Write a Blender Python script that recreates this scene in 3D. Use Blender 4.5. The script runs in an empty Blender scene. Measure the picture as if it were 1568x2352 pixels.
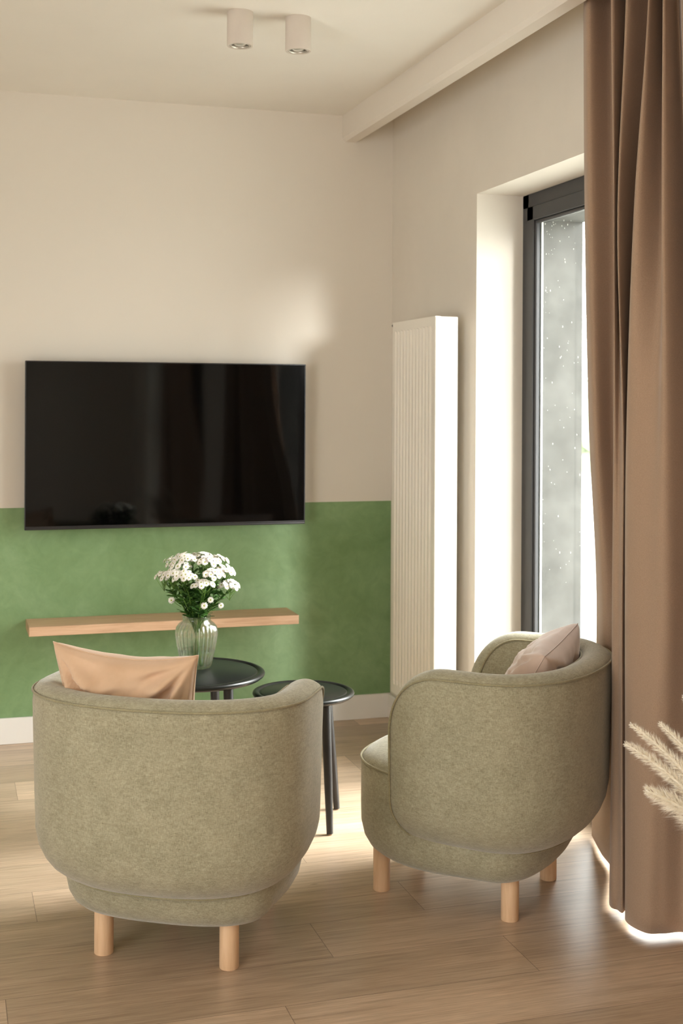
import bpy, bmesh, math, random
from mathutils import Vector, Matrix, noise
PI = math.pi
random.seed(7)
sc = bpy.context.scene
C = sc.collection

# ------------------------------------------------------------------ camera
YAW, ROLL = math.radians(17.16), -0.0053
CAM_H = 1.357
cam_d = bpy.data.cameras.new('camera')
cam = bpy.data.objects.new('camera', cam_d)
C.objects.link(cam)
cam.location = (0, 0, CAM_H)
cam.matrix_world = (Matrix.Translation((0, 0, CAM_H)) @ Matrix.Rotation(-YAW, 4, 'Z')
                    @ Matrix.Rotation(PI/2, 4, 'X') @ Matrix.Rotation(-ROLL, 4, 'Z'))
cam_d.sensor_fit = 'VERTICAL'
cam_d.sensor_height = 36
cam_d.sensor_width = 24
cam_d.lens = 2954/2352*36
cam_d.shift_y = -(1176-917)/2352
cam_d.dof.use_dof = True
cam_d.dof.focus_distance = 3.15
cam_d.dof.aperture_fstop = 7.5
cam_d.clip_start = .05
sc.camera = cam

# ------------------------------------------------------------------ light
sc.view_settings.view_transform = 'Standard'
sc.view_settings.look = 'None'
sc.view_settings.gamma = 1
sc.view_settings.use_curve_mapping = False
sc.view_settings.exposure = 0.12
sc.cycles.use_denoising = True
sc.cycles.max_bounces = 14
sc.cycles.diffuse_bounces = 8
sc.cycles.glossy_bounces = 5
sc.cycles.transmission_bounces = 12
sc.cycles.transparent_max_bounces = 16
sc.cycles.caustics_reflective = False
sc.cycles.caustics_refractive = False
sc.cycles.sample_clamp_indirect = 6

world = bpy.data.worlds.new('sky')
sc.world = world
world.use_nodes = True
bg = world.node_tree.nodes['Background']
bg.inputs['Color'].default_value = (1.0, 1.0, .985, 1)
wt = world.node_tree
def wn(typ, **k):
    n_ = wt.nodes.new(typ)
    for a_, b_ in k.items(): setattr(n_, a_, b_)
    return n_
# hazy bright cloud bank high on the window side, plain overcast elsewhere
tc = wn('ShaderNodeTexCoord'); dt = wn('ShaderNodeVectorMath', operation='DOT_PRODUCT')
dt.inputs[1].default_value = Vector((1, -.14, .62)).normalized()
wt.links.new(tc.outputs['Generated'], dt.inputs[0])
mx0 = wn('ShaderNodeMath', operation='MAXIMUM'); mx0.inputs[1].default_value = 0; wt.links.new(dt.outputs['Value'], mx0.inputs[0])
pw = wn('ShaderNodeMath', operation='POWER'); pw.inputs[1].default_value = 20; wt.links.new(mx0.outputs[0], pw.inputs[0])
ml = wn('ShaderNodeMath', operation='MULTIPLY_ADD'); ml.inputs[1].default_value = 62; ml.inputs[2].default_value = 7.8
wt.links.new(pw.outputs[0], ml.inputs[0]); wt.links.new(ml.outputs[0], bg.inputs['Strength'])

sun_d = bpy.data.lights.new('sun', 'SUN')
sun_d.energy = 2.6
sun_d.angle = math.radians(8)
sun_d.color = (1, .98, .95)
sun = bpy.data.objects.new('sun', sun_d)
C.objects.link(sun)
sun.rotation_euler = Vector((-.33, 1, -.10)).to_track_quat('-Z', 'Y').to_euler()

def portal(name, x, y0, y1, z0, z1, sx):
    d = bpy.data.lights.new(name, 'AREA')
    d.shape = 'RECTANGLE'
    d.size, d.size_y = (z1-z0), (y1-y0)
    d.cycles.is_portal = True
    o = bpy.data.objects.new(name, d)
    C.objects.link(o)
    o.location = (x, (y0+y1)/2, (z0+z1)/2)
    o.rotation_euler = (0, PI/2*(-sx) if False else (PI/2 if sx < 0 else -PI/2), 0)
portal('daylight_window', 2.02, 2.25, 4.19, .06, 2.01, -1)
portal('daylight_rear_window', 2.02, -1.8, -.2, .06, 2.01, -1)
portal('fill_window_portal', -2.62, -1.4, 1.6, .06, 2.2, 1)  # portal of the window added on the left for fill

# ------------------------------------------------------------------ materials
def mat(name, col, rough=.6, spec=.5, sheen=0, metal=0, coat=0):
    m = bpy.data.materials.new(name)
    m.use_nodes = True
    b = m.node_tree.nodes['Principled BSDF']
    b.inputs['Base Color'].default_value = (*col, 1)
    b.inputs['Roughness'].default_value = rough
    b.inputs['Specular IOR Level'].default_value = spec
    b.inputs['Metallic'].default_value = metal
    b.inputs['Sheen Weight'].default_value = sheen
    b.inputs['Coat Weight'].default_value = coat
    return m

class N:
    def __init__(s, m):
        s.t = m.node_tree; s.b = s.t.nodes['Principled BSDF']
    def new(s, typ, **k):
        n = s.t.nodes.new(typ)
        for a, b in k.items(): setattr(n, a, b)
        return n
    def link(s, a, b): s.t.links.new(a, b)
    def coord(s, kind='Object'): return s.new('ShaderNodeTexCoord').outputs[kind]
    def scale(s, vec, sc3):
        m = s.new('ShaderNodeMapping'); m.inputs['Scale'].default_value = sc3
        s.link(vec, m.inputs['Vector']); return m.outputs[0]
    def noise(s, vec, scale, detail=2, rough=.5, dist=0):
        n = s.new('ShaderNodeTexNoise'); n.inputs['Scale'].default_value = scale
        n.inputs['Detail'].default_value = detail; n.inputs['Roughness'].default_value = rough
        n.inputs['Distortion'].default_value = dist
        s.link(vec, n.inputs['Vector']); return n.outputs['Fac']
    def ramp(s, fac, stops):
        r = s.new('ShaderNodeValToRGB'); e = r.color_ramp.elements
        while len(e) < len(stops): e.new(.5)
        for el, (p, c) in zip(e, stops):
            el.position = p; el.color = (*c, 1) if len(c) == 3 else c
        s.link(fac, r.inputs[0]); return r.outputs[0]
    def mix(s, fac, a, b, mode='MIX'):
        m = s.new('ShaderNodeMix', data_type='RGBA', blend_type=mode)
        for sock, v in ((m.inputs[0], fac), (m.inputs[6], a), (m.inputs[7], b)):
            if hasattr(v, 'is_linked'): s.link(v, sock)
            elif isinstance(v, tuple): sock.default_value = (*v, 1)
            else: sock.default_value = v
        return m.outputs[2]
    def math(s, op, a, b=0.0):
        m = s.new('ShaderNodeMath', operation=op)
        for sock, v in ((m.inputs[0], a), (m.inputs[1], b)):
            if hasattr(v, 'is_linked'): s.link(v, sock)
            else: sock.default_value = v
        return m.outputs[0]
    def bump(s, h, strength=.3, dist=.002):
        b = s.new('ShaderNodeBump'); b.inputs['Strength'].default_value = strength
        b.inputs['Distance'].default_value = dist
        s.link(h, b.inputs['Height']); s.link(b.outputs[0], s.b.inputs['Normal'])

def wall_mat(name, col, var=.03, sc_=3):
    m = mat(name, col, .85, .25); n = N(m); co = n.coord()
    f = n.noise(co, sc_, 4, .6)
    a = tuple(x*(1-var) for x in col); b = tuple(min(1, x*(1+var)) for x in col)
    n.link(n.ramp(f, [(.3, a), (.7, b)]), n.b.inputs['Base Color'])
    n.bump(n.noise(co, 180, 3), .12, .001)
    return m
WALL = (.70, .655, .59)
m_wall = wall_mat('beige_wall_paint', WALL)
m_ceil = wall_mat('ceiling_paint', (.80, .77, .715), .015)
m_trimw = wall_mat('white_skirting_paint', (.80, .78, .75), .01)
m_beam = wall_mat('beam_paint', (.73, .68, .615), .01)
m_conc = wall_mat('grey_concrete', (.095, .095, .09), .25, 9)

# back wall: beige above, mottled green below 0.924 m
m_back = mat('two_tone_wall_paint', WALL, .8, .3); n = N(m_back); co = n.coord()
sep = n.new('ShaderNodeSeparateXYZ'); n.link(co, sep.inputs[0])
step = n.math('GREATER_THAN', sep.outputs['Z'], .9236)
g = n.ramp(n.noise(co, 2.6, 6, .62, .6), [(.32, (.165, .268, .115)), (.5, (.20, .318, .15)), (.72, (.26, .385, .205))])
g2 = n.ramp(n.noise(co, 14, 5, .7, 1.2), [(.3, (.90, .92, .90)), (.7, (1.08, 1.06, 1.08))])
g = n.mix(1.0, g, g2, 'MULTIPLY')
n.link(n.mix(step, g, WALL), n.b.inputs['Base Color'])
n.link(n.mix(step, (.5, .5, .5), (.85, .85, .85)), n.b.inputs['Roughness'])
n.bump(n.noise(co, 120, 3), .12, .001)

# oak plank floor
m_floor = mat('oak_plank_laminate', (.4, .27, .17), .4, .5); n = N(m_floor)
uv = n.coord('UV'); at = n.new('ShaderNodeAttribute'); at.attribute_name = 'plank'
off = n.new('ShaderNodeVectorMath', operation='SCALE'); n.link(at.outputs['Color'], off.inputs[0]); off.inputs['Scale'].default_value = 40
add = n.new('ShaderNodeVectorMath', operation='ADD'); n.link(uv, add.inputs[0]); n.link(off.outputs[0], add.inputs[1])
P = add.outputs[0]
grain = n.noise(n.scale(P, (1.3, 34, 1)), 2.4, 8, .62, .25)
fine = n.noise(n.scale(P, (7, 240, 1)), 2.0, 4, .6)
cloud = n.noise(n.scale(P, (1, 3.4, 1)), 2.6, 3, .5, 0)
base = n.ramp(grain, [(.25, (.37, .265, .188)), (.48, (.53, .40, .295)), (.75, (.64, .505, .39))])
base = n.mix(1.0, base, n.ramp(cloud, [(.3, (.86, .85, .83)), (.7, (1.12, 1.10, 1.08))]), 'MULTIPLY')
base = n.mix(1.0, base, n.ramp(fine, [(.32, (.80, .78, .75)), (.6, (1.06, 1.06, 1.06))]), 'MULTIPLY')
vor = n.new('ShaderNodeTexVoronoi'); vor.inputs['Scale'].default_value = 2.4; vor.feature = 'F1'
n.link(n.scale(P, (1.0, 2.6, 0)), vor.inputs['Vector'])
knot = n.ramp(vor.outputs['Distance'], [(.0, (1, 1, 1)), (.014, (.6, .6, .6)), (.036, (0, 0, 0))])
base = n.mix(n.math('MULTIPLY', knot, .75), base, (.13, .08, .05))
sv = n.new('ShaderNodeSeparateColor'); n.link(at.outputs['Color'], sv.inputs[0])
tone = n.ramp(sv.outputs[0], [(0, (.84, .83, .81)), (1, (1.13, 1.13, 1.13))])
base = n.mix(1.0, base, tone, 'MULTIPLY')
su = n.new('ShaderNodeSeparateXYZ'); n.link(uv, su.inputs[0])
seam = n.math('MAXIMUM', n.math('LESS_THAN', su.outputs['Y'], .0016), n.math('LESS_THAN', su.outputs['X'], .0016))
base = n.mix(n.math('MULTIPLY', seam, .7), base, (.07, .045, .03))
n.link(base, n.b.inputs['Base Color'])
n.b.inputs['Roughness'].default_value = .31
n.bump(n.math('ADD', grain, n.math('MULTIPLY', seam, -1.5)), .12, .0015)

def wood(name, lo, mid, hi, rough=.45, sc_=(2, 24, 24), spec=.4):
    m = mat(name, mid, rough, spec); n = N(m); co = n.coord()
    f = n.noise(n.scale(co, sc_), 3, 6, .6, .5)
    n.link(n.ramp(f, [(.28, lo), (.5, mid), (.75, hi)]), n.b.inputs['Base Color'])
    n.bump(f, .05, .0005)
    return m
m_shelf = wood('light_oak_veneer', (.50, .31, .19), (.60, .39, .25), (.68, .46, .31), .5)
m_leg = wood('beech_wood', (.66, .42, .25), (.74, .50, .31), (.79, .55, .36), .42, (30, 30, 3))

def fabric(name, dark, light, sheen=.42, bs=.5):
    m = mat(name, light, .95, .15, sheen); n = N(m); co = n.coord()
    n.b.inputs['Sheen Roughness'].default_value = .5
    warp = n.noise(n.scale(co, (1, 1, .16)), 760, 2, .6)
    weft = n.noise(n.scale(co, (.18, .18, 1)), 800, 2, .6)
    slub = n.noise(n.scale(co, (.35, .35, 1)), 170, 3, .6)
    pat = n.noise(n.scale(co, (1, 1, .8)), 16, 4, .6)
    s = n.math('ADD', n.math('MULTIPLY', warp, .34), n.math('MULTIPLY', weft, .30))
    s = n.math('ADD', s, n.math('MULTIPLY', slub, .22))
    s = n.math('ADD', s, n.math('MULTIPLY', pat, .14))
    n.link(n.ramp(s, [(.36, dark), (.5, tuple((a+b)/2 for a, b in zip(dark, light))), (.64, light)]), n.b.inputs['Base Color'])
    n.bump(s, bs, .0015)
    return m
m_fab = fabric('sage_chenille', (.195, .175, .108), (.45, .415, .295))
m_pipe = fabric('sage_piping_fabric', (.20, .175, .10), (.36, .32, .20), .3)
m_cush = mat('peach_velvet', (.62, .385, .245), .85, .2, .7); n = N(m_cush); co = n.coord()
n.b.inputs['Sheen Roughness'].default_value = .45
n.b.inputs['Sheen Tint'].default_value = (1, .9, .84, 1)
n.link(n.ramp(n.noise(co, 9, 4, .6), [(.3, (.56, .375, .245)), (.7, (.65, .45, .31))]), n.b.inputs['Base Color'])
n.bump(n.noise(co, 700, 2), .12, .0006)
m_cush2 = mat('dusty_pink_velvet', (.57, .42, .345), .85, .2, .6); n = N(m_cush2); co = n.coord()
n.link(n.ramp(n.noise(co, 9, 4, .6), [(.3, (.51, .37, .30)), (.7, (.60, .445, .37))]), n.b.inputs['Base Color'])
n.bump(n.noise(co, 700, 2), .12, .0006)
m_curt = mat('brown_curtain_cloth', (.31, .197, .125), .9, .15, .25); n = N(m_curt); co = n.coord()
n.link(n.ramp(n.noise(co, 420, 2), [(.3, (.305, .205, .140)), (.7, (.370, .252, .175))]), n.b.inputs['Base Color'])
n.bump(n.noise(co, 600, 2), .15, .0006)
m_black = mat('black_lacquer', (.007, .008, .007), .30, .35)
m_blackleg = mat('black_stained_wood', (.014, .012, .011), .4, .5)
m_screen = mat('glossy_black_screen', (.001, .001, .001), .05, .22)
m_bezel = mat('dark_bezel', (.03, .028, .03), .35, .5, metal=.4)
m_anth = mat('anthracite_window_frame', (.045, .045, .048), .45, .4)
m_white = mat('white_enamel', (.80, .76, .69), .3, .5)
m_bead = mat('white_window_bead', (.85, .85, .82), .6, .3)
m_spot = wall_mat('spotlight_body_paint', (.62, .56, .505), .02)
m_ring = mat('brushed_ring', (.6, .56, .5), .35, .5, metal=.6)
m_bulb = mat('reflector_bulb', (.75, .73, .68), .12, .5, metal=.55, coat=.5)
m_dark = mat('dark_recess', (.02, .02, .02), .6)
m_petal = mat('white_petals', (.86, .83, .79), .7, .3)
m_petal.node_tree.nodes['Principled BSDF'].inputs['Subsurface Weight'].default_value = .0
m_eye = mat('green_yellow_flower_centre', (.33, .36, .05), .7)
m_stem = mat('green_stem', (.12, .23, .035), .5)
m_leaf = mat('dark_green_leaf', (.035, .105, .018), .5, .4); n = N(m_leaf)
n.link(n.ramp(n.noise(n.coord(), 45, 2), [(.3, (.022, .075, .012)), (.7, (.075, .185, .03))]), n.b.inputs['Base Color'])
m_plume = mat('cream_dried_plume', (.93, .88, .78), .9, .1, .3)
m_ceram = mat('matt_white_ceramic', (.72, .68, .62), .6)
m_grass = wall_mat('pale_paving', (.55, .55, .50), .06, 4)
m_hedge = wall_mat('hedge_leaf', (.42, .48, .34), .3, 20)
m_track = mat('white_curtain_track', (.75, .72, .68), .5)

def glassy(name, col, rough, ior, thr):
    m = bpy.data.materials.new(name); m.use_nodes = True; t = m.node_tree; t.nodes.clear()
    o = t.nodes.new('ShaderNodeOutputMaterial'); mx = t.nodes.new('ShaderNodeMixShader')
    a = t.nodes.new('ShaderNodeBsdfTransparent'); a.inputs[0].default_value = (*col, 1)
    g_ = t.nodes.new('ShaderNodeBsdfGlossy' if thr == 0 else 'ShaderNodeBsdfGlass')
    g_.inputs['Roughness'].default_value = rough
    if thr == 0:
        f = t.nodes.new('ShaderNodeLayerWeight'); f.inputs['Blend'].default_value = .5
        p_ = t.nodes.new('ShaderNodeMath'); p_.operation = 'POWER'; p_.inputs[1].default_value = 5
        q_ = t.nodes.new('ShaderNodeMath'); q_.operation = 'MULTIPLY_ADD'; q_.inputs[1].default_value = .55; q_.inputs[2].default_value = .025
        t.links.new(f.outputs['Facing'], p_.inputs[0]); t.links.new(p_.outputs[0], q_.inputs[0]); t.links.new(q_.outputs[0], mx.inputs[0])
    else:
        g_.inputs['IOR'].default_value = ior; g_.inputs['Color'].default_value = (*col, 1); mx.inputs[0].default_value = thr
    t.links.new(a.outputs[0], mx.inputs[1]); t.links.new(g_.outputs[0], mx.inputs[2]); t.links.new(mx.outputs[0], o.inputs[0])
    return m
m_pane = glassy('window_glass', (.97, .985, .975), .02, 1.35, 0)
m_vase = glassy('clear_pressed_glass', (.985, .995, .985), .01, 1.45, .46)
m_water = glassy('water', (.97, .985, .965), .0, 1.33, .35)

# ------------------------------------------------------------------ mesh helpers
def obj(name, bm, m, parent=None, smooth=True, auto=None):
    me = bpy.data.meshes.new(name)
    bmesh.ops.recalc_face_normals(bm, faces=bm.faces)
    bm.to_mesh(me); bm.free()
    for k in (m if isinstance(m, (list, tuple)) else [m]): me.materials.append(k)
    if smooth: me.polygons.foreach_set('use_smooth', [True]*len(me.polygons))
    if smooth and auto: me.set_sharp_from_angle(angle=math.radians(auto))
    o = bpy.data.objects.new(name, me); C.objects.link(o)
    if parent: o.parent = parent
    return o
def tag(o, label=None, cat=None, group=None, kind=None):
    for k, v in (('label', label), ('category', cat), ('group', group), ('kind', kind)):
        if v: o[k] = v
    return o
def thing(name, loc, rz, label, cat, group=None):
    o = bpy.data.objects.new(name, None); C.objects.link(o); o.empty_display_size = .05
    o.location = loc; o.rotation_euler = (0, 0, rz); tag(o, label, cat, group); return o
def box(bm, x0, y0, z0, x1, y1, z1, bevel=0, seg=2):
    r = bmesh.ops.create_cube(bm, size=1)
    vs = r['verts']
    for v in vs:
        v.co = Vector((x0+(v.co.x+.5)*(x1-x0), y0+(v.co.y+.5)*(y1-y0), z0+(v.co.z+.5)*(z1-z0)))
    if bevel:
        es = list({e for v in vs for e in v.link_edges})
        bmesh.ops.bevel(bm, geom=es, offset=bevel, segments=seg, affect='EDGES', profile=.5)
def lathe(bm, prof, cx=0, cy=0, cz=0, seg=48, rib=None, cap=True):
    rings = []
    for r, z in prof:
        ring = []
        for i in range(seg):
            a = 2*PI*i/seg; rr = r*(rib(a, z) if rib else 1)
            ring.append(bm.verts.new((cx+rr*math.cos(a), cy+rr*math.sin(a), cz+z)))
        rings.append(ring)
    for a, b in zip(rings, rings[1:]):
        for i in range(seg): bm.faces.new((a[i], a[(i+1) % seg], b[(i+1) % seg], b[i]))
    if cap:
        if prof[0][0] > 1e-6: bm.faces.new(rings[0][::-1])
        if prof[-1][0] > 1e-6: bm.faces.new(rings[-1])
    return rings
def tube(bm, pts, rad, seg=8, closed=False, cap=True):
    pts = [Vector(p) for p in pts]; n_ = len(pts); rings = []; up = None
    for i, p in enumerate(pts):
        if closed: t = pts[(i+1) % n_]-pts[i-1]
        else: t = pts[min(i+1, n_-1)]-pts[max(i-1, 0)]
        t.normalize()
        if up is None: up = t.orthogonal().normalized()
        up = (up-t*up.dot(t)).normalized(); w = t.cross(up)
        r = rad[i] if isinstance(rad, (list, tuple)) else rad
        rings.append([bm.verts.new(p+(up*math.cos(2*PI*k/seg)+w*math.sin(2*PI*k/seg))*r) for k in range(seg)])
    for i in range(n_ if closed else n_-1):
        a, b = rings[i], rings[(i+1) % n_]
        if closed and i == n_-1:   # realign the last ring
            d = min(range(seg), key=lambda k: (b[k].co-a[0].co).length); b = b[d:]+b[:d]
        for k in range(seg): bm.faces.new((a[k], a[(k+1) % seg], b[(k+1) % seg], b[k]))
    if cap and not closed: bm.faces.new(rings[0][::-1]); bm.faces.new(rings[-1])

# ------------------------------------------------------------------ room shell
XL, XR, YB, YF, H = -2.4, 1.83, 5.2, -2.8, 2.556
PW, PY0 = .21, 2.78
bm = bmesh.new(); uvl = bm.loops.layers.uv.new('UVMap'); cl = bm.loops.layers.color.new('plank')
fixed = {0: .138, 1: .91, -1: .734, 3: .236}
LEN = 1.22
k0, k1 = math.floor((YF-PY0)/PW), math.ceil((YB-PY0)/PW)
XE = 2.02
for k in range(k0, k1):
    y0, y1 = max(YF, PY0+k*PW), min(YB, PY0+(k+1)*PW)
    offx = fixed.get(k, random.uniform(0, LEN))
    x = offx-math.ceil((offx-XL)/LEN)*LEN
    while x < XE:
        a, b = max(x, XL), min(x+LEN, XE)
        if b > a:
            vs = [bm.verts.new(p) for p in ((a, y0, 0), (b, y0, 0), (b, y1, 0), (a, y1, 0))]
            f = bm.faces.new(vs); rc = (random.random(), random.random(), random.random(), 1)
            for lp, q in zip(f.loops, ((a, y0), (b, y0), (b, y1), (a, y1))):
                lp[uvl].uv = (q[0]-x, q[1]-(PY0+k*PW)); lp[cl] = rc
        x += LEN
fl = obj('floor', bm, m_floor, smooth=False); tag(fl, kind='structure', label='light oak plank floor', cat='floor')

bm = bmesh.new(); box(bm, XL-.2, YF-.2, H, 2.3, YB+.2, H+.15); tag(obj('ceiling', bm, m_ceil, smooth=False), 'smooth off-white ceiling', 'ceiling', kind='structure')
bm = bmesh.new(); box(bm, XL-.2, YB, 0, 2.3, YB+.2, H); tag(obj('wall_back', bm, m_back, smooth=False), 'back wall, beige above and mottled green below', 'wall', kind='structure')
bm = bmesh.new(); box(bm, XL-.2, YF-.2, 0, 2.3, YF, H); tag(obj('wall_front', bm, m_wall, smooth=False), 'plain beige wall behind the camera', 'wall', kind='structure')
W1 = (2.15, 4.286, 0.0, 2.10); W2 = (-1.9, -.1, 0.0, 2.10)
def wall_x(bm, x0, x1, ops, zt=H, ya=YF-.2, yb=YB+.2):
    y = ya
    for (a, b, z0, z1) in ops:
        box(bm, x0, y, 0, x1, a, zt)
        box(bm, x0, a, z1, x1, b, zt)
        if z0 > 0: box(bm, x0, a, 0, x1, b, z0)
        y = b
    box(bm, x0, y, 0, x1, yb, zt)
bm = bmesh.new(); wall_x(bm, XR, 2.043, [W2, W1]); tag(obj('wall_right', bm, m_wall, smooth=False), 'beige wall with the tall window recess', 'wall', kind='structure')
bm = bmesh.new(); wall_x(bm, 2.0431, 2.20, [(W2[0]+.1, W2[1]-.1, 0, 2.0), (W1[0]+.1, 4.183, 0, 2.0)], H+.15); tag(obj('wall_outside', bm, m_conc, smooth=False), 'grey concrete outer leaf seen through the glass', 'wall', kind='structure')
bm = bmesh.new(); wall_x(bm, XL-.2, XL, [(-1.5, 1.7, .04, 2.25)]); tag(obj('wall_left', bm, m_wall, smooth=False), 'plain beige wall on the left', 'wall', kind='structure')

# downstand hiding the curtain track
bm = bmesh.new()
zb, x0, x1, ch = 2.446, 1.604, 1.663, .013
prof = [(x0, H), (x0, zb+ch), (x0+ch*.9, zb), (x1, zb), (x1, H)]
a = [bm.verts.new((x, YF, z)) for x, z in prof]; b = [bm.verts.new((x, YB, z)) for x, z in prof]
for i in range(len(prof)-1): bm.faces.new((a[i], a[i+1], b[i+1], b[i]))
bm.faces.new(a); bm.faces.new(b[::-1]); bm.faces.new((a[0], b[0], b[-1], a[-1]))
tag(obj('trim_1', bm, m_beam, smooth=False), 'long beige ceiling downstand in front of the curtain recess', 'trim', kind='structure')

bm = bmesh.new(); box(bm, XL, YB-.014, 0, XR, YB, .102, .002, 1); tag(obj('baseboard_back', bm, m_trimw, smooth=False), 'white baseboard under the green wall', 'baseboard', kind='structure')
bm = bmesh.new(); box(bm, XR-.014, 4.30, 0, XR, YB-.014, .102, .002, 1); tag(obj('baseboard_right', bm, m_trimw, smooth=False), 'white baseboard under the radiator', 'baseboard', kind='structure')
bm = bmesh.new(); box(bm, XL, YF, 0, XL+.014, YB-.014, .102, .002, 1); tag(obj('baseboard_left', bm, m_trimw, smooth=False), 'white baseboard along the left wall', 'baseboard', kind='structure')

def window(name, y0, y1, z1, rail=None, mull=None, outer=True, xg=2.005, sx=1, label=''):
    root = thing(name, (0, 0, 0), 0, label, 'window'); root['kind'] = 'structure'
    fw = .100
    def bx(bm, xa, ya, za, xb, yb, zb_, bv=.003):
        xs = sorted((xg+sx*xa, xg+sx*xb)); box(bm, xs[0], ya, za, xs[1], yb, zb_, bv, 1)
    bm = bmesh.new()
    # fixed outer frame, then the slightly raised sash
    for (t0, t1, d0, d1) in ((0, .052, .006, .036), (.048, fw, 0, .030)):
        bx(bm, d0, y0+t0, 0.0+t0, d1, y0+t1, z1-t0); bx(bm, d0, y1-t1, 0.0+t0, d1, y1-t0, z1-t0)
        bx(bm, d0, y0+t0, z1-t1, d1, y1-t0, z1-t0); bx(bm, d0, y0+t0, t0, d1, y1-t0, t1)
    # glazing bead
    t0, t1 = fw, fw+.012
    bx(bm, .006, y0+t0, t0, .02, y0+t1, z1-t0); bx(bm, .006, y1-t1, t0, .02, y1-t0, z1-t0); bx(bm, .006, y0+t0, z1-t1, .02, y1-t0, z1-t0)
    for m_ in (mull or []): bx(bm, 0, m_-.07, fw, .03, m_+.07, z1-fw)
    if rail: bx(bm, 0, y0+fw, rail-.06, .03, y1-fw, rail+.06)
    obj('window_frame', bm, m_anth, root, smooth=False)
    if outer:
        bm = bmesh.new()
        bx(bm, .0305, y0+.03, .03, .0375, y0+fw+.006, z1-.03, 0); bx(bm, .0305, y1-fw-.006, .03, .0375, y1-.03, z1-.03, 0)
        bx(bm, .0305, y0+fw, z1-fw-.006, .0375, y1-fw, z1-.03, 0)
        obj('outer_bead', bm, m_bead, root, smooth=False)
    bm = bmesh.new(); bx(bm, .0215, y0+fw-.01, fw-.01, .0235, y1-fw+.01, z1-fw+.01, 0)
    obj('pane', bm, m_pane, root, smooth=False)
    return root
w1 = window('window_1', W1[0], W1[1], 2.10, mull=[2.95], label='tall dark grey framed glass door behind the right armchair')
w2 = window('window_2', W2[0], W2[1], 2.10, rail=1.15, label='rear window beside the camera')
w3 = window('fill_window', -1.5, 1.7, 2.25, mull=[.1], outer=False, xg=XL-.08, sx=-1, label='unseen wide window added in the left wall for fill light')  # added out of view, lets sky in as fill on camera-facing sides
# rain specks on the pane
bm = bmesh.new(); random.seed(3)
for i in range(150):
    y, z = random.uniform(3.70, 4.16), 2.0-1.3*random.random()**1.7
    r = random.choice((.0012, .0018, .0026))*random.uniform(.7, 1.2)
    bmesh.ops.create_icosphere(bm, subdivisions=1, radius=1, matrix=Matrix.Translation((2.031, y, z)) @ Matrix.Diagonal((r*.5, r, r*1.4, 1)))
rd = obj('raindrop', bm, m_bead, w1); rd['kind'] = 'stuff'

# outdoors
bm = bmesh.new(); box(bm, 2.2, -2.6, -.2, 3.2, -2.4, 2.7); tag(obj('sun_block_wall', bm, m_grass, smooth=False), 'unseen pale wall added outside to keep sun off the rear window', 'wall', kind='structure')  # unseen wall added to block the sun from the rear window
bm = bmesh.new(); box(bm, 2.2, -14, -.25, 34, 40, -.05); tag(obj('ground', bm, m_grass, smooth=False), 'pale paving outside the window', 'ground', kind='structure')
bm = bmesh.new(); random.seed(5)
for i in range(500):
    bmesh.ops.create_icosphere(bm, subdivisions=1, radius=random.uniform(.25, .5), matrix=Matrix.Translation((random.uniform(12, 14), random.uniform(16, 30), random.uniform(0, 1.5))))
tag(obj('hedge', bm, m_hedge), 'blurred green hedge outside beyond the window', 'hedge', kind='stuff')

# ------------------------------------------------------------------ curtain
LV = [2.54, 2.39, 1.83, 1.27, .82, .49, .008]
CP = [  # far edge first; per level (x, y)
 [(1.720,3.272),(1.720,3.258),(1.760,3.303),(1.840,3.404),(1.870,3.461),(1.920,3.572)],
 [(1.690,3.182),(1.700,3.184),(1.730,3.206),(1.800,3.287),(1.830,3.337),(1.870,3.418)],
 [(1.780,3.207),(1.780,3.188),(1.800,3.220),(1.850,3.255),(1.850,3.255),(1.830,3.279)],
 [(1.670,3.022),(1.670,3.005),(1.690,3.037),(1.710,3.075),(1.720,3.091),(1.707,3.077)],
 [(1.760,3.085),(1.720,3.060),(1.700,3.022),(1.700,3.022),(1.710,3.036),(1.705,3.027)],
 [(1.670,2.945),(1.660,2.964),(1.690,2.982),(1.700,2.999),(1.710,3.014),(1.710,3.008)],
 [(1.770,2.990),(1.760,3.041),(1.760,3.071),(1.760,3.075),(1.760,3.069),(1.750,3.051)],
 [(1.670,2.834),(1.650,2.863),(1.660,2.912),(1.670,2.933),(1.680,2.947),(1.690,2.960)],
 [(1.770,2.918),(1.740,2.871),(1.680,2.819),(1.680,2.835),(1.685,2.851),(1.699,2.880)],
 [(1.660,2.752),(1.660,2.749),(1.680,2.763),(1.700,2.785),(1.717,2.822),(1.740,2.862)],
 [(1.730,2.800),(1.760,2.790),(1.765,2.775),(1.780,2.790),(1.790,2.815),(1.800,2.845)],
 [(1.680,2.69),(1.680,2.68),(1.70,2.66),(1.73,2.66),(1.75,2.69),(1.78,2.72)],
 [(1.76,2.72),(1.76,2.67),(1.76,2.63),(1.77,2.62),(1.77,2.61),(1.77,2.61)],
 [(1.67,2.62),(1.67,2.60),(1.67,2.60),(1.67,2.60),(1.67,2.60),(1.68,2.60)],
 [(1.76,2.64),(1.76,2.60),(1.76,2.57),(1.76,2.57),(1.76,2.57),(1.76,2.57)],
 [(1.68,2.54),(1.68,2.52),(1.68,2.50),(1.68,2.48),(1.68,2.47),(1.68,2.46)],
 [(1.76,2.54),(1.76,2.50),(1.76,2.46),(1.76,2.42),(1.76,2.40),(1.76,2.38)],
 [(1.68,2.46),(1.68,2.42),(1.68,2.38),(1.68,2.33),(1.68,2.30),(1.68,2.27)],
 [(1.76,2.46),(1.76,2.40),(1.76,2.34),(1.76,2.28),(1.76,2.23),(1.76,2.19)],
 [(1.69,2.38),(1.69,2.32),(1.69,2.26),(1.69,2.19),(1.69,2.14),(1.69,2.10)]]
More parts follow.
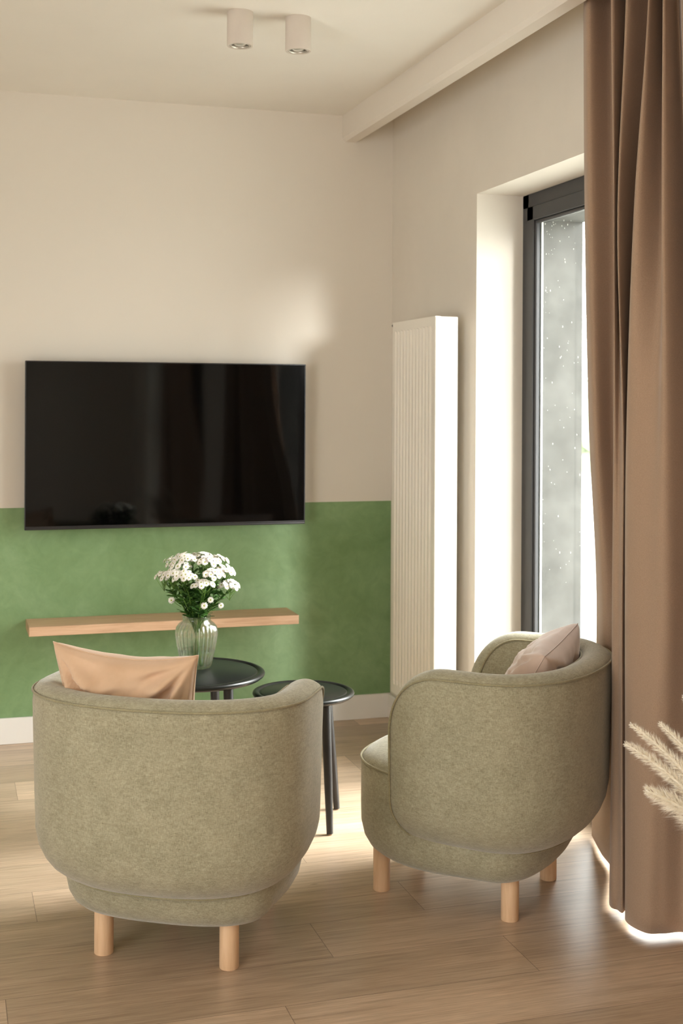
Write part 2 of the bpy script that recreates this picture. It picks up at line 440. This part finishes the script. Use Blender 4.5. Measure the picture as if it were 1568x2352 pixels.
CP = [[p[0]]+p for p in CP]
def catmull(ps, k, t):
    p0, p1, p2, p3 = ps[max(k-1, 0)], ps[k], ps[min(k+1, len(ps)-1)], ps[min(k+2, len(ps)-1)]
    return tuple(.5*((2*b)+(-a+c_)*t+(2*a-5*b+4*c_-d)*t*t+(-a+3*b-3*c_+d)*t*t*t) for a, b, c_, d in zip(p0, p1, p2, p3))
def col_at(i, z):
    for k in range(len(LV)-1):
        if z >= LV[k+1]-1e-9:
            t = (LV[k]-z)/(LV[k]-LV[k+1]); t = max(0, min(1, t))
            return catmull([tuple(q) for q in CP[i]], k, t)
    return CP[i][-1]
def curtain_mesh(dy=0, shift=(0, 0)):
    bm = bmesh.new(); rows = []
    NZ, NS = 56, 8
    for r in range(NZ+1):
        z = 2.54-(2.54-.012)*r/NZ
        pts = [col_at(i, z) for i in range(len(CP))]
        row = []
        for i in range(len(pts)-1):
            for s in range(NS):
                x, y = catmull(pts, i, s/NS); row.append(bm.verts.new((x+shift[0], y+shift[1], z)))
        x, y = pts[-1]; row.append(bm.verts.new((x+shift[0], y+shift[1], z)))
        rows.append(row)
    for a, b in zip(rows, rows[1:]):
        for i in range(len(a)-1): bm.faces.new((a[i], a[i+1], b[i+1], b[i]))
    return bm
cr = thing('curtain', (0, 0, 0), 0, 'floor-length brown curtain hanging in folds beside the right armchair', 'curtain')
co_ = obj('curtain_cloth', curtain_mesh(), m_curt, cr)
sm = co_.modifiers.new('thickness', 'SOLIDIFY'); sm.thickness = .0025; sm.offset = 1
bm = bmesh.new(); box(bm, 1.695, 1.0, 2.541, 1.735, 5.15, 2.556, .002, 1)
tag(obj('curtain_track', bm, m_track, smooth=False), 'white ceiling track inside the recess, holding the brown curtain', 'curtain track')
cr2 = thing('curtain', (0, 0, 0), 0, 'brown curtain beside the rear window next to the camera', 'curtain')
c2 = obj('curtain_cloth', curtain_mesh(shift=(0, -2.45)), m_curt, cr2)

# ------------------------------------------------------------------ radiator
rad = thing('radiator', (0, 0, 0), 0, 'tall ribbed white panel radiator in the corner beside the window', 'radiator')
rx, ry0, ry1, rz0, rz1 = 1.70, 4.356, 4.822, .198, 1.662
bm = bmesh.new()
NG = 12; ys = []; m0, m1 = ry0+.030, ry1-.022; pitch = (m1-m0)/NG
pr = [(ry0+.001, 0), (m0, 0)]
for i in range(NG):
    y = m0+i*pitch
    pr += [(y+pitch*.20, 0), (y+pitch*.40, .016), (y+pitch*.62, .016), (y+pitch*.82, 0)]
pr += [(m1, 0), (ry1-.001, 0)]
zs = [(rz0+.001, 0), (rz0+.035, 0), (rz0+.055, 1), (rz1-.052, 1), (rz1-.035, 0), (rz1-.001, 0)]
grid = [[bm.verts.new((rx+d*w_, y, z)) for y, d in pr] for z, w_ in zs]
for a, b in zip(grid, grid[1:]):
    for i in range(len(a)-1): bm.faces.new((a[i], a[i+1], b[i+1], b[i]))
ext = [e for e in bm.edges if e.is_boundary]
r = bmesh.ops.extrude_edge_only(bm, edges=ext)
for v in [g_ for g_ in r['geom'] if isinstance(g_, bmesh.types.BMVert)]: v.co.x = rx+.020
obj('front_panel', bm, m_white, rad, smooth=False)
bm = bmesh.new(); box(bm, rx+.0005, ry0-.002, rz0+.002, 1.788, ry0+.012, rz1-.002, .003, 2)
obj('end_cover', bm, m_white, rad, smooth=False)
bm = bmesh.new(); box(bm, rx+.002, ry1-.012, rz0+.002, 1.788, ry1, rz1-.002, .003, 2)
obj('end_cover', bm, m_white, rad, smooth=False)
bm = bmesh.new(); box(bm, rx+.074, ry0+.01, rz0+.006, 1.786, ry1-.01, rz1-.006, .003, 1)
box(bm, rx+.035, ry0+.03, rz0+.03, rx+.05, ry1-.03, rz1-.03); obj('rear_panel', bm, m_white, rad, smooth=False)
for zz in (.45, 1.40):
    bm = bmesh.new(); box(bm, 1.786, 4.56, zz, XR, 4.62, zz+.04)
    obj('wall_bracket', bm, m_white, rad, smooth=False)
bm = bmesh.new(); lathe(bm, [(.004, 0), (.006, .002), (.006, .006), (0, .007)], seg=12)
o = obj('vent_plug', bm, m_bezel, rad); o.location = (rx+.004, ry1-.001, rz1-.012); o.rotation_euler = (PI/2, 0, PI)

# ------------------------------------------------------------------ television
tv = thing('television', (0, 0, 0), 0, 'large black flat television mounted on the back wall above the shelf', 'television')
tx0, tx1, tz0, tz1, ty = .2995, 1.4265, .842, 1.5005, 5.12
bm = bmesh.new(); box(bm, tx0, ty, tz0, tx1, ty+.026, tz1, .002, 2); obj('casing', bm, m_bezel, tv, smooth=False)
bm = bmesh.new(); box(bm, tx0+.004, ty-.0012, tz0+.014, tx1-.004, ty+.004, tz1-.004); obj('screen', bm, m_screen, tv, smooth=False)
bm = bmesh.new(); box(bm, tx0+.001, ty-.003, tz0, tx1-.001, ty+.01, tz0+.011, .002, 1); obj('lower_bezel', bm, m_bezel, tv, smooth=False)
bm = bmesh.new(); box(bm, .58, ty+.026, .97, 1.15, YB, 1.37, .004, 1); obj('wall_mount', bm, m_dark, tv, smooth=False)

# ------------------------------------------------------------------ wall shelf
bm = bmesh.new(); box(bm, .311, 5.004, .450, 1.371, YB, .486, .0015, 1)
tag(obj('wall_shelf', bm, m_shelf, smooth=False), 'pale oak floating shelf on the green wall under the television', 'shelf')

# ------------------------------------------------------------------ ceiling spotlights
def spot(x, y, label, src=None):
    t = thing('ceiling_spotlight', (x, y, H), 0, label, 'ceiling light', 'ceiling spotlights')
    bm = bmesh.new()
    lathe(bm, [(.0400, 0), (.0405, -.001), (.0405, -.104), (.0395, -.1055), (.034, -.1055), (.0335, -.104), (.0335, -.06), (0, -.06)][::-1], seg=64, cap=False)
    obj('housing', bm, m_spot, t, auto=40)
    bm = bmesh.new(); lathe(bm, [(.0334, -.103), (.0334, -.1050), (.0285, -.1050), (.0275, -.100), (.0285, -.095)], seg=48, cap=False); obj('ring', bm, m_ring, t)
    bm = bmesh.new(); lathe(bm, [(0, -.1045), (.008, -.1040), (.016, -.1015), (.022, -.096), (.0245, -.088), (.021, -.07), (0, -.065)], seg=40); obj('bulb', bm, m_bulb, t)
    return t
spot(.871, 3.907, 'left one of two beige cylinder spotlights on the ceiling')
spot(1.058, 3.908, 'right one of two beige cylinder spotlights, nearer the curtain')

# ------------------------------------------------------------------ armchair
CW, CB, CA, CBend, ZS, ZB, TH, NS_ = .350, .250, .238, .043, .650, .196, .086, 2.3
def plan_path():
    pts = []
    K = 16
    for i in range(K, 0, -1):
        y = CA*i/K; pts.append((-(CW-CBend*(i/K)**3), y))
    M = 90
    for i in range(M+1):
        a = PI-PI*i/M; c_, s_ = math.cos(a), math.sin(a)
        pts.append((math.copysign(abs(c_)**(2/NS_)*CW, c_), -abs(s_)**(2/NS_)*CB))
    for i in range(1, K+1):
        y = CA*i/K; pts.append(((CW-CBend*(i/K)**3), y))
    return pts
PATH = plan_path(); SL = [0]
for a, b in zip(PATH, PATH[1:]): SL.append(SL[-1]+math.hypot(b[0]-a[0], b[1]-a[1]))
TOT = SL[-1]
def path_at(s):
    s = max(0, min(TOT, s+TOT/2)); lo = 0
    import bisect
    lo = max(0, min(len(SL)-2, bisect.bisect_right(SL, s)-1))
    t = (s-SL[lo])/(SL[lo+1]-SL[lo]+1e-12)
    a, b = PATH[lo], PATH[lo+1]
    return (a[0]+(b[0]-a[0])*t, a[1]+(b[1]-a[1])*t)
def frame_at(s):
    p = path_at(s); e = .012; a, b = path_at(s-e), path_at(s+e)
    dx, dy = b[0]-a[0], b[1]-a[1]; L = math.hypot(dx, dy)
    return p, (-dy/L, dx/L)      # inward normal (left of travel, path goes left arm > rear > right arm)
def inset(z):
    h, D = .125, .085; zc = ZB+h
    taper = .012*max(0, (ZS-z)/(ZS-ZB))
    if z >= zc: return taper
    u = min(1, (zc-z)/h*.97); return taper+D*(1-math.sqrt(1-u*u))/(1-math.sqrt(1-.97**2))
def shell_pt(s, z, t):
    (x, y), (nx, ny) = frame_at(s); d = inset(z)
    x *= 1-d/CW
    if y < 0: y *= 1-d*.82/CB
    return Vector((x+nx*t, y+ny*t, z))
LA, LB = TOT/2, (ZS-ZB)/2; ZM = (ZS+ZB)/2; RT, RB = .165, .115
def outline(k, n_side=60, n_arc=14):
    """rounded rectangle in (s,z) inset by k, constant point count"""
    a, b = LA-k, LB-k; pts = []
    def arc(cx, cz, r, a0, a1):
        for i in range(n_arc+1):
            q = a0+(a1-a0)*i/n_arc; pts.append((cx+r*math.cos(q), cz+r*math.sin(q)))
    rt, rb = max(RT-k, .0), max(RB-k, .0)
    def side(p, q, n_):
        for i in range(1, n_): t = i/n_; pts.append((p[0]+(q[0]-p[0])*t, p[1]+(q[1]-p[1])*t))
    arc(-a+rt, b-rt, rt, PI, PI/2); side((-a+rt, b), (a-rt, b), n_side*2)
    arc(a-rt, b-rt, rt, PI/2, 0); side((a, b-rt), (a, -b+rb), 8)
    arc(a-rb, -b+rb, rb, 0, -PI/2); side((a-rb, -b), (-a+rb, -b), n_side*2)
    arc(-a+rb, -b+rb, rb, -PI/2, -PI); side((-a, -b+rb), (-a, b-rt), 8)
    return pts
def shell_mesh():
    bm = bmesh.new(); layers = []
    # (inset k, depth t) going over outer face -> rim -> inner face
    ks = [LB, LB*.9, .17, .12, .08, .05, .03, .015, .006, .001]
    sec = [(k, .004*min(1, max(0, (.03-k)/.03))) for k in ks]
    band = []
    for i in range(1, 12):
        q = i/12; band.append((-.017*math.sin(PI*q)**.75, .004+(TH-.008)*q))
    sec += band
    sec += [(k, TH-.004*min(1, max(0, (.03-k)/.03))) for k in ks[::-1]]
    rings = []
    for k, t in sec:
        kk = max(k, 0)
        o = outline(kk); ring = []
        for s, z in o:
            if k < 0:   # bulge beyond the outline
                # outward direction in (s,z)
                cs = max(-LA+RT, min(LA-RT, s)); cz = max(-LB+RT, min(LB-RT, z))
                d = Vector((s-cs, z-cz)); d = d.normalized() if d.length > 1e-6 else Vector((0, 0))
                s2, z2 = s, z+d.y*(-k); ext_ = d.x*(-k)
                p = shell_pt(s2, ZM+z2, t); p.y += abs(ext_)
            else: p = shell_pt(s, ZM+z, t)
            ring.append(bm.verts.new(p))
        rings.append(ring)
    n_ = len(rings[0])
    for a, b in zip(rings, rings[1:]):
        for i in range(n_): bm.faces.new((a[i], a[(i+1) % n_], b[(i+1) % n_], b[i]))
    bmesh.ops.remove_doubles(bm, verts=bm.verts, dist=2e-5)
    return bm
def shell_line(k, t, off):
    pts = []
    for s, z in outline(k, 60, 14):
        p = shell_pt(s, ZM+z, t); pts.append(p)
    out = [pts[0]]
    for p in pts[1:]:
        if (p-out[-1]).length > 1e-4: out.append(p)
    return out
SEAT_F = .424
def seat_plan(a, w=.270, f=SEAT_F, r=.155, m_=2.5):
    c_, s_ = math.cos(a), math.sin(a)
    x = math.copysign(abs(c_)**(2/m_)*w, c_); y = math.copysign(abs(s_)**(2/m_), s_)
    if y > 0: q = min(1, y/.55); x *= 1+.085*q*q*(3-2*q)
    return x, (y*f if y > 0 else y*r)
def seat_mesh():
    bm = bmesh.new(); seg = 96
    # (scale inset, z)
    prof = [(.088, .106), (.062, .1075), (.041, .114), (.023, .129), (.009, .154), (.001, .19), (0, .24), (0, .30), (.0, .352), (.003, .3605)]
    top = [(.006, .3640), (.011, .371), (.022, .380), (.045, .388), (.09, .394), (.15, .398)]
    rings = []
    for k, z in prof+top:
        ring = []
        for i in range(seg):
            x, y = seat_plan(2*PI*i/seg)
            sx, sy = 1-k/.292, (1-k/SEAT_F if y > 0 else 1-k/.155)
            ring.append(bm.verts.new((x*sx, y*sy, z)))
        rings.append(ring)
    for a, b in zip(rings, rings[1:]):
        for i in range(seg): bm.faces.new((a[i], a[(i+1) % seg], b[(i+1) % seg], b[i]))
    bm.faces.new(rings[0][::-1]); bm.faces.new(rings[-1])
    return bm
def make_armchair(loc, ang, label, grp):
    t = thing('armchair', (loc[0], loc[1], 0), ang-PI/2, label, 'armchair', grp)
    obj('seat', seat_mesh(), m_fab, t)
    obj('backrest_shell', shell_mesh(), m_fab, t)
    bm = bmesh.new(); tube(bm, shell_line(.002, .001, 0), .0032, 8, closed=True); obj('outer_piping', bm, m_pipe, t)
    bm = bmesh.new(); tube(bm, shell_line(.002, TH-.001, 0), .0032, 8, closed=True); obj('inner_piping', bm, m_pipe, t)
    bm = bmesh.new(); tube(bm, [Vector((*seat_plan(2*PI*i/96), .3625)) for i in range(96)], .0035, 8, closed=True); obj('seat_piping', bm, m_pipe, t)
    for sx in (-1, 1):
        for px_, y in ((.1615, -.049), (.130, .336)):
            bm = bmesh.new(); lathe(bm, [(.0225, 0), (.0235, .002), (.0235, .128)], sx*px_, y, 0, 32); obj('leg', bm, m_leg, t, auto=40)
    return t
def copy_tree(o, parent=None):
    c_ = o.copy(); C.objects.link(c_)
    if parent: c_.parent = parent
    for ch_ in list(o.children): copy_tree(ch_, c_)
    return c_
AL, AR = 1.0273, 2.3711
ch1 = make_armchair((.5437, 3.1364), AL, 'sage green barrel armchair on the left, seen from behind, with the peach cushion', 'sage green armchairs')
ch2 = copy_tree(ch1)
ch2.location = (1.4963, 3.2303, 0); ch2.rotation_euler = (0, 0, AR-PI/2)
tag(ch2, 'sage green barrel armchair on the right, side on, against the brown curtain')

# ------------------------------------------------------------------ cushions
def cushion(name, m, chair, loc, rot, size, label, seed, sag=.15, thick=.080, wr=1, taper=.10):
    t = thing(name, (0, 0, 0), 0, label, 'cushion', 'scatter cushions')
    NG_ = 48; hw, hh = size[0]/2, size[1]/2
    def pt(u, v, sgn):
        x = u*hw*(1-.085*(1-v*v)); y = v*hh*(1-sag*(1-u*u)*(1 if v > 0 else .5)); x *= 1-taper*(1-v)
        e = max(0, (1-u*u))*max(0, (1-v*v)); d = thick*e**.38
        w = 0
        # creases running in from the corners and soft waves
        for cu, cv in ((1, 1), (-1, 1), (1, -1), (-1, -1)):
            du, dv = u-cu, v-cv; r_ = math.hypot(du, dv); an = math.atan2(dv, du)
            w += wr*.026*math.sin(an*11+seed+cu*2+cv)*math.exp(-((r_-.45)/.3)**2)
        w += .010*noise.noise(Vector((u*1.5+seed, v*2.2, sgn*3)))+.010*noise.noise(Vector((u*3+v*3+seed, v*7-u*4, sgn*7)))
        return Vector((x, sgn*(d+w*min(1, e*3)), y))
    bm = bmesh.new()
    def sp(i): q = -1+2*i/NG_; return math.sin(q*PI/2)*.55+q*.45
    G = {}
    for sgn in (-1, 1):
        for i in range(NG_+1):
            for j in range(NG_+1):
                if sgn == 1 and (i in (0, NG_) or j in (0, NG_)): G[sgn, i, j] = G[-1, i, j]; continue
                G[sgn, i, j] = bm.verts.new(pt(sp(i), sp(j), sgn))
        for i in range(NG_):
            for j in range(NG_):
                f_ = (G[sgn, i, j], G[sgn, i+1, j], G[sgn, i+1, j+1], G[sgn, i, j+1])
                bm.faces.new(f_ if sgn == -1 else f_[::-1])
    obj('cover', bm, m, t)
    ed = [pt(sp(i), -1, 1) for i in range(NG_)]+[pt(1, sp(j), 1) for j in range(NG_)]+[pt(sp(NG_-i), 1, 1) for i in range(NG_)]+[pt(-1, sp(NG_-j), 1) for j in range(NG_)]
    bm = bmesh.new(); tube(bm, ed, .0016, 6, closed=True); obj('seam', bm, m, t)
    M = Matrix.Translation(chair[0]) @ Matrix.Rotation(chair[1]-PI/2, 4, 'Z') @ Matrix.Translation(loc) @ Matrix.Rotation(rot[2], 4, 'Z') @ Matrix.Rotation(rot[0], 4, 'X') @ Matrix.Rotation(rot[1], 4, 'Y')
    t.matrix_world = M
    return t
cushion('cushion', m_cush, ((.5437, 3.1364, 0), AL), (-.085, -.062, .580), (math.radians(16), math.radians(1.5), math.radians(-3)), (.38, .375),
        'peach velvet cushion standing in the left armchair', 1.3)
cushion('cushion', m_cush2, ((1.4963, 3.2303, 0), AR), (.046, -.032, .550), (math.radians(30), math.radians(-4), math.radians(6)), (.39, .36),
        'dusty pink velvet cushion leaning back in the right armchair', 4.1, .07, .082, .35, .02)

# ------------------------------------------------------------------ side tables
def side_table(x, y, h, r, legang, ratt, rfoot, label):
    t = thing('side_table', (x, y, 0), 0, label, 'side table', 'round black side tables')
    bm = bmesh.new()
    lathe(bm, [(0, h-.022), (r-.03, h-.022), (r-.010, h-.019), (r-.002, h-.013), (r, h-.008), (r-.002, h-.003), (r-.007, h-.0005), (r-.012, h), (r-.018, h-.001),
               (r-.021, h-.004), (r-.023, h-.005), (r-.026, h-.003), (r-.029, h-.002), (0, h-.002)], seg=96, cap=False)
    obj('tabletop', bm, m_black, t, auto=60)
    for a in legang:
        rf = rfoot
        if isinstance(a, tuple): a, rf = a
        a = math.radians(a); u = Vector((math.cos(a), math.sin(a), 0)); bm = bmesh.new()
        tube(bm, [u*rf+Vector((0, 0, .004)), u*(ratt*.4+rf*.6)+Vector((0, 0, h*.4)), u*ratt+Vector((0, 0, h-.02))], [.0105, .0135, .0155], 16)
        lg_ = obj('leg', bm, m_blackleg, t, auto=50)
        bm = bmesh.new(); lathe(bm, [(.007, 0), (.007, .005)], u.x*rf, u.y*rf, 0, 12); obj('foot_pad', bm, m_shelf, lg_)
    return t
side_table(.748, 4.003, .500, .230, (56, -64, 176), .185, .215, 'larger and taller round black side table holding the flower vase')
side_table(1.103, 3.968, .425, .163, ((-69, .142), (35, .176), (163, .155)), .118, .150, 'smaller and lower round black side table between the armchairs')

# ------------------------------------------------------------------ glass vase
VX, VY, VZ = .773, 4.057, .4982
vs_ = thing('glass_vase', (VX, VY, VZ), 0, 'ribbed clear glass vase of white flowers on the larger side table', 'vase')
bm = bmesh.new()
def rib(a, z): return 1+.034*math.cos(26*a)*min(1, max(0, (z-.006)/.02))*min(1, max(0, (.146-z)/.02))
outer = [(.030, 0), (.043, .001), (.0465, .006), (.0500, .022), (.0560, .048), (.0620, .078), (.0655, .102), (.0660, .116), (.0635, .130), (.0560, .142), (.0480, .148), (.0450, .151), (.0445, .158), (.0465, .1635), (.0460, .166), (.0440, .1665)]
inner = [(.0425, .164), (.0415, .157), (.0420, .150), (.0530, .1395), (.0605, .129), (.0630, .116), (.0625, .102), (.0590, .078), (.0530, .048), (.0470, .022), (.0430, .010), (.030, .007), (0, .0068)]
lathe(bm, outer+inner, seg=208, rib=rib, cap=False)
vb = [v for v in bm.verts if v.is_boundary and abs(v.co.z) < 1e-5]
bmesh.ops.contextual_create(bm, geom=vb)
obj('vase_body', bm, m_vase, vs_)
bm = bmesh.new(); lathe(bm, [(0, .0075), (.029, .0075), (.0425, .0105), (.0465, .022), (.0530, .0485), (.0540, .058), (0, .0575)], seg=96); obj('water', bm, m_water, vs_)

# ------------------------------------------------------------------ flowers
random.seed(11)
def head_mesh():
    bm = bmesh.new(); npet = 12
    for ring_, (r0, r1, zz, n_) in enumerate(((.0022, .0108, .0, npet), (.0018, .0082, .0012, 9))):
        for i in range(n_):
            a = 2*PI*(i+.5*ring_)/n_; u = Vector((math.cos(a), math.sin(a), 0)); w = Vector((-u.y, u.x, 0))
            L = r1*random.uniform(.92, 1.06); hwid = .0021
            q = [(r0, .4, 0), (r0+(L-r0)*.5, 1, .0012), (r0+(L-r0)*.85, .85, .0010), (L, .35, .0002)]
            vl = [bm.verts.new(u*rr+w*hwid*k+Vector((0, 0, zz+dz))) for rr, k, dz in q]
            vr = [bm.verts.new(u*rr-w*hwid*k+Vector((0, 0, zz+dz))) for rr, k, dz in q]
            for k in range(3): bm.faces.new((vl[k], vl[k+1], vr[k+1], vr[k]))
    me = bpy.data.meshes.new('flower_head'); bm.to_mesh(me); bm.free(); me.materials.append(m_petal)
    return me
def eye_mesh():
    bm = bmesh.new(); lathe(bm, [(.0026, -.001), (.0028, .0012), (.0018, .0026), (0, .003)], seg=12)
    me = bpy.data.meshes.new('flower_centre'); bm.to_mesh(me); bm.free(); me.materials.append(m_eye); return me
HM, EM = head_mesh(), eye_mesh()
CAMDIR = Vector((math.sin(YAW), math.cos(YAW), 0)); RIGHT = Vector((math.cos(YAW), -math.sin(YAW), 0))
def leaf(bm, p, d, L, w):
    side = d.cross(Vector((random.uniform(-1, 1), random.uniform(-1, 1), 1))).normalized(); up = side.cross(d).normalized()
    prev = None
    for t_, k in ((0, .1), (.2, .5), (.3, .35), (.48, 1), (.58, .6), (.78, .8), (1, .05)):
        c_ = p+d*L*t_-up*L*.18*t_*t_
        cur = (bm.verts.new(c_+side*w*k), bm.verts.new(c_-up*w*.15), bm.verts.new(c_-side*w*k))
        if prev: bm.faces.new((prev[0], prev[1], cur[1], cur[0])); bm.faces.new((prev[1], prev[2], cur[2], cur[1]))
        prev = cur
# spray tips: (right offset, depth offset, height above the table, heads)
TIPS = [(-.112, .00, .295, 9), (-.085, .045, .335, 10), (-.075, -.035, .305, 12), (-.045, .01, .352, 11), (-.035, -.045, .300, 10), (-.022, .055, .345, 8),
        (.018, .045, .352, 8), (.040, .005, .340, 10), (.062, -.035, .305, 10), (.070, .040, .342, 10), (.098, .00, .312, 11), (.115, -.01, .268, 9), (.030, -.05, .275, 7), (-.06, -.01, .33, 8)]
pos_txt = ['lowest left', 'back left', 'front left', 'upper left', 'front centre-left', 'back centre-left', 'back centre-right', 'upper right', 'front right', 'back right', 'outer right', 'lowest right', 'low front centre', 'inner left']
for ti, (rx_, dp, hz, nh) in enumerate(TIPS):
    root = thing('flower_stem', (VX, VY, VZ), 0, 'stem of small white daisies at the %s of the vase bouquet' % pos_txt[ti], 'flower', 'white flowers in the glass vase')
    rx_ *= .92; hz += .012
    tip = RIGHT*rx_+CAMDIR*dp+Vector((0, 0, hz-.035))
    nk = RIGHT*(rx_*.20)+CAMDIR*(dp*.28)+Vector((0, 0, .150))
    mid0 = Vector((-nk.x*.15, -nk.y*.15, .085))
    bt = Vector((-nk.x*1.0+random.uniform(-.012, .012), -nk.y*1.0+random.uniform(-.012, .012), .012))
    ctrl = [bt, mid0, nk, nk.lerp(tip, .5)+Vector((0, 0, .012)), tip]
    pts = []
    for k in range(4):
        for s in range(5): pts.append(Vector(catmull([tuple(q) for q in ctrl], k, s/5)))
    pts.append(tip)
    bm = bmesh.new(); tube(bm, pts, .0017, 7)
    heads = []
    nh = int(nh*1.9)
    for j in range(nh):
        a = 2*PI*j*.382+ti; rr = .034*math.sqrt((j+.5)/nh)
        hp = tip+RIGHT*rr*math.cos(a)*1.05+CAMDIR*rr*math.sin(a)+Vector((0, 0, .033-rr*rr*16+random.uniform(-.004, .004)))
        bs = tip-Vector((0, 0, random.uniform(0, .03)))
        tube(bm, [bs, bs.lerp(hp, .5)+Vector((0, 0, -.003)), hp-Vector((0, 0, .0015))], .0007, 5)
        nr = (hp-tip+Vector((tip.x, tip.y, 0))*.35+Vector((0, 0, .012))-CAMDIR*.012)
        nr.normalize(); heads.append((hp, nr))
    # a few low side flowers
    if ti in (0, 8, 11, 12):
        hp = nk.lerp(tip, .55)-CAMDIR*.02+RIGHT*.012*(1 if ti > 5 else -1); heads.append((hp, (-CAMDIR+Vector((0, 0, .35))).normalized()))
        tube(bm, [nk.lerp(tip, .35), hp], .0008, 5)
    obj('stem', bm, m_stem, root)
    bm = bmesh.new()
    for j in range(44):
        f_ = random.uniform(.0, .86); p = nk.lerp(tip, f_)+Vector((0, 0, .012*math.sin(PI*f_)))
        a = random.uniform(0, 2*PI); d = Vector((math.cos(a), math.sin(a), random.uniform(.1, 1.1))).normalized()
        leaf(bm, p, d, random.uniform(.020, .040), random.uniform(.004, .008))
    obj('leaves', bm, m_leaf, root)
    for hp, nr in heads:
        h_ = bpy.data.objects.new('flower_head', HM); C.objects.link(h_); h_.parent = root
        h_.location = hp; h_.rotation_euler = nr.to_track_quat('Z', 'Y').to_euler(); s_ = random.uniform(.85, 1.1); h_.scale = (s_,)*3
        e_ = bpy.data.objects.new('flower_centre', EM); C.objects.link(e_); e_.parent = h_

# ------------------------------------------------------------------ dried grass in the right foreground
gv = (1.53, 2.03)
t = thing('floor_vase', (gv[0], gv[1], 0), 0, 'pale ceramic floor vase of dried grasses at the right foreground edge', 'vase')
bm = bmesh.new(); lathe(bm, [(.0, .002), (.065, 0), (.07, .006), (.10, .06), (.115, .13), (.10, .20), (.06, .26), (.042, .285), (.045, .32), (.041, .32), (.038, .285), (.055, .255), (0, .22)], seg=56, cap=False)
obj('vase_body', bm, m_ceram, t)
def plume(tip, base, rad, L, label, seed, lean=0):
    random.seed(seed)
    tip, base = Vector(tip), Vector(base)
    root = thing('dried_grass_plume', base, 0, label, 'dried grass', 'dried grass plumes at the right edge')
    tip = tip-base; ax = Vector((-tip.x, -tip.y, 0))
    c1 = Vector((0, 0, .30)).lerp(tip, .35)
    def at(q): return (1-q)*(1-q)*Vector((0, 0, 0))+2*q*(1-q)*c1+q*q*tip
    bm = bmesh.new(); tube(bm, [at(i/20) for i in range(21)], .0013, 6); obj('stem', bm, m_plume, root)
    tot = sum((at((i+1)/40)-at(i/40)).length for i in range(40)); q0 = 1-L/tot
    bm = bmesh.new()
    def env(f): return rad*(max(0, 1-f)**.5*min(1, f/.2+.25))*1.35+.0035
    tube(bm, [at(q0+(1-q0)*i/24) for i in range(25)], [max(.0005, env(i/24)*.16) for i in range(25)], 8)
    for i in range(230):                    # tufts of fine bristles, denser and shorter towards the tip
        f = (i+random.random())/230; q = q0+(1-q0)*f; p = at(q); tg = (at(min(1, q+.01))-at(q-.01)).normalized()
        a = i*2.4+random.uniform(-.3, .3); o1 = tg.orthogonal().normalized(); o2 = tg.cross(o1)
        e = env(f)*random.uniform(.75, 1.2)
        d = o1*math.cos(a)+o2*math.sin(a); c0 = p+d*e*.18; ax_ = (d*.8+tg*1.15).normalized()
        for k in range(22):
            r3 = Vector((random.gauss(0, 1), random.gauss(0, 1), random.gauss(0, 1)))
            b0 = c0+ax_*e*random.uniform(0, .45); dd = (ax_+r3*.30).normalized()
            tipv = b0+dd*e*random.uniform(.55, 1.15)
            w = dd.cross(r3).normalized()*random.uniform(.00022, .00045)
            bm.faces.new((bm.verts.new(b0+w), bm.verts.new(b0-w), bm.verts.new(tipv)))
    obj('plume', bm, m_plume, root)
mb = (gv[0], gv[1], .235)
plume((1.217, 2.136, .717), mb, .0165, .30, 'cream dried grass plume reaching furthest left over the curtain hem', 1)
plume((1.228, 2.133, .752), mb, .0165, .34, 'cream dried grass plume directly above the leftmost one', 2)
plume((1.279, 2.117, .754), mb, .0155, .32, 'beige dried grass plume, highest of the group and cut by the frame', 3)
plume((1.243, 2.105, .636), mb, .0285, .27, 'thickest and whitest dried grass plume, lowest of the group', 4)
plume((1.335, 2.125, .800), mb, .0150, .30, 'dried grass plume whose tip just touches the right edge', 5)
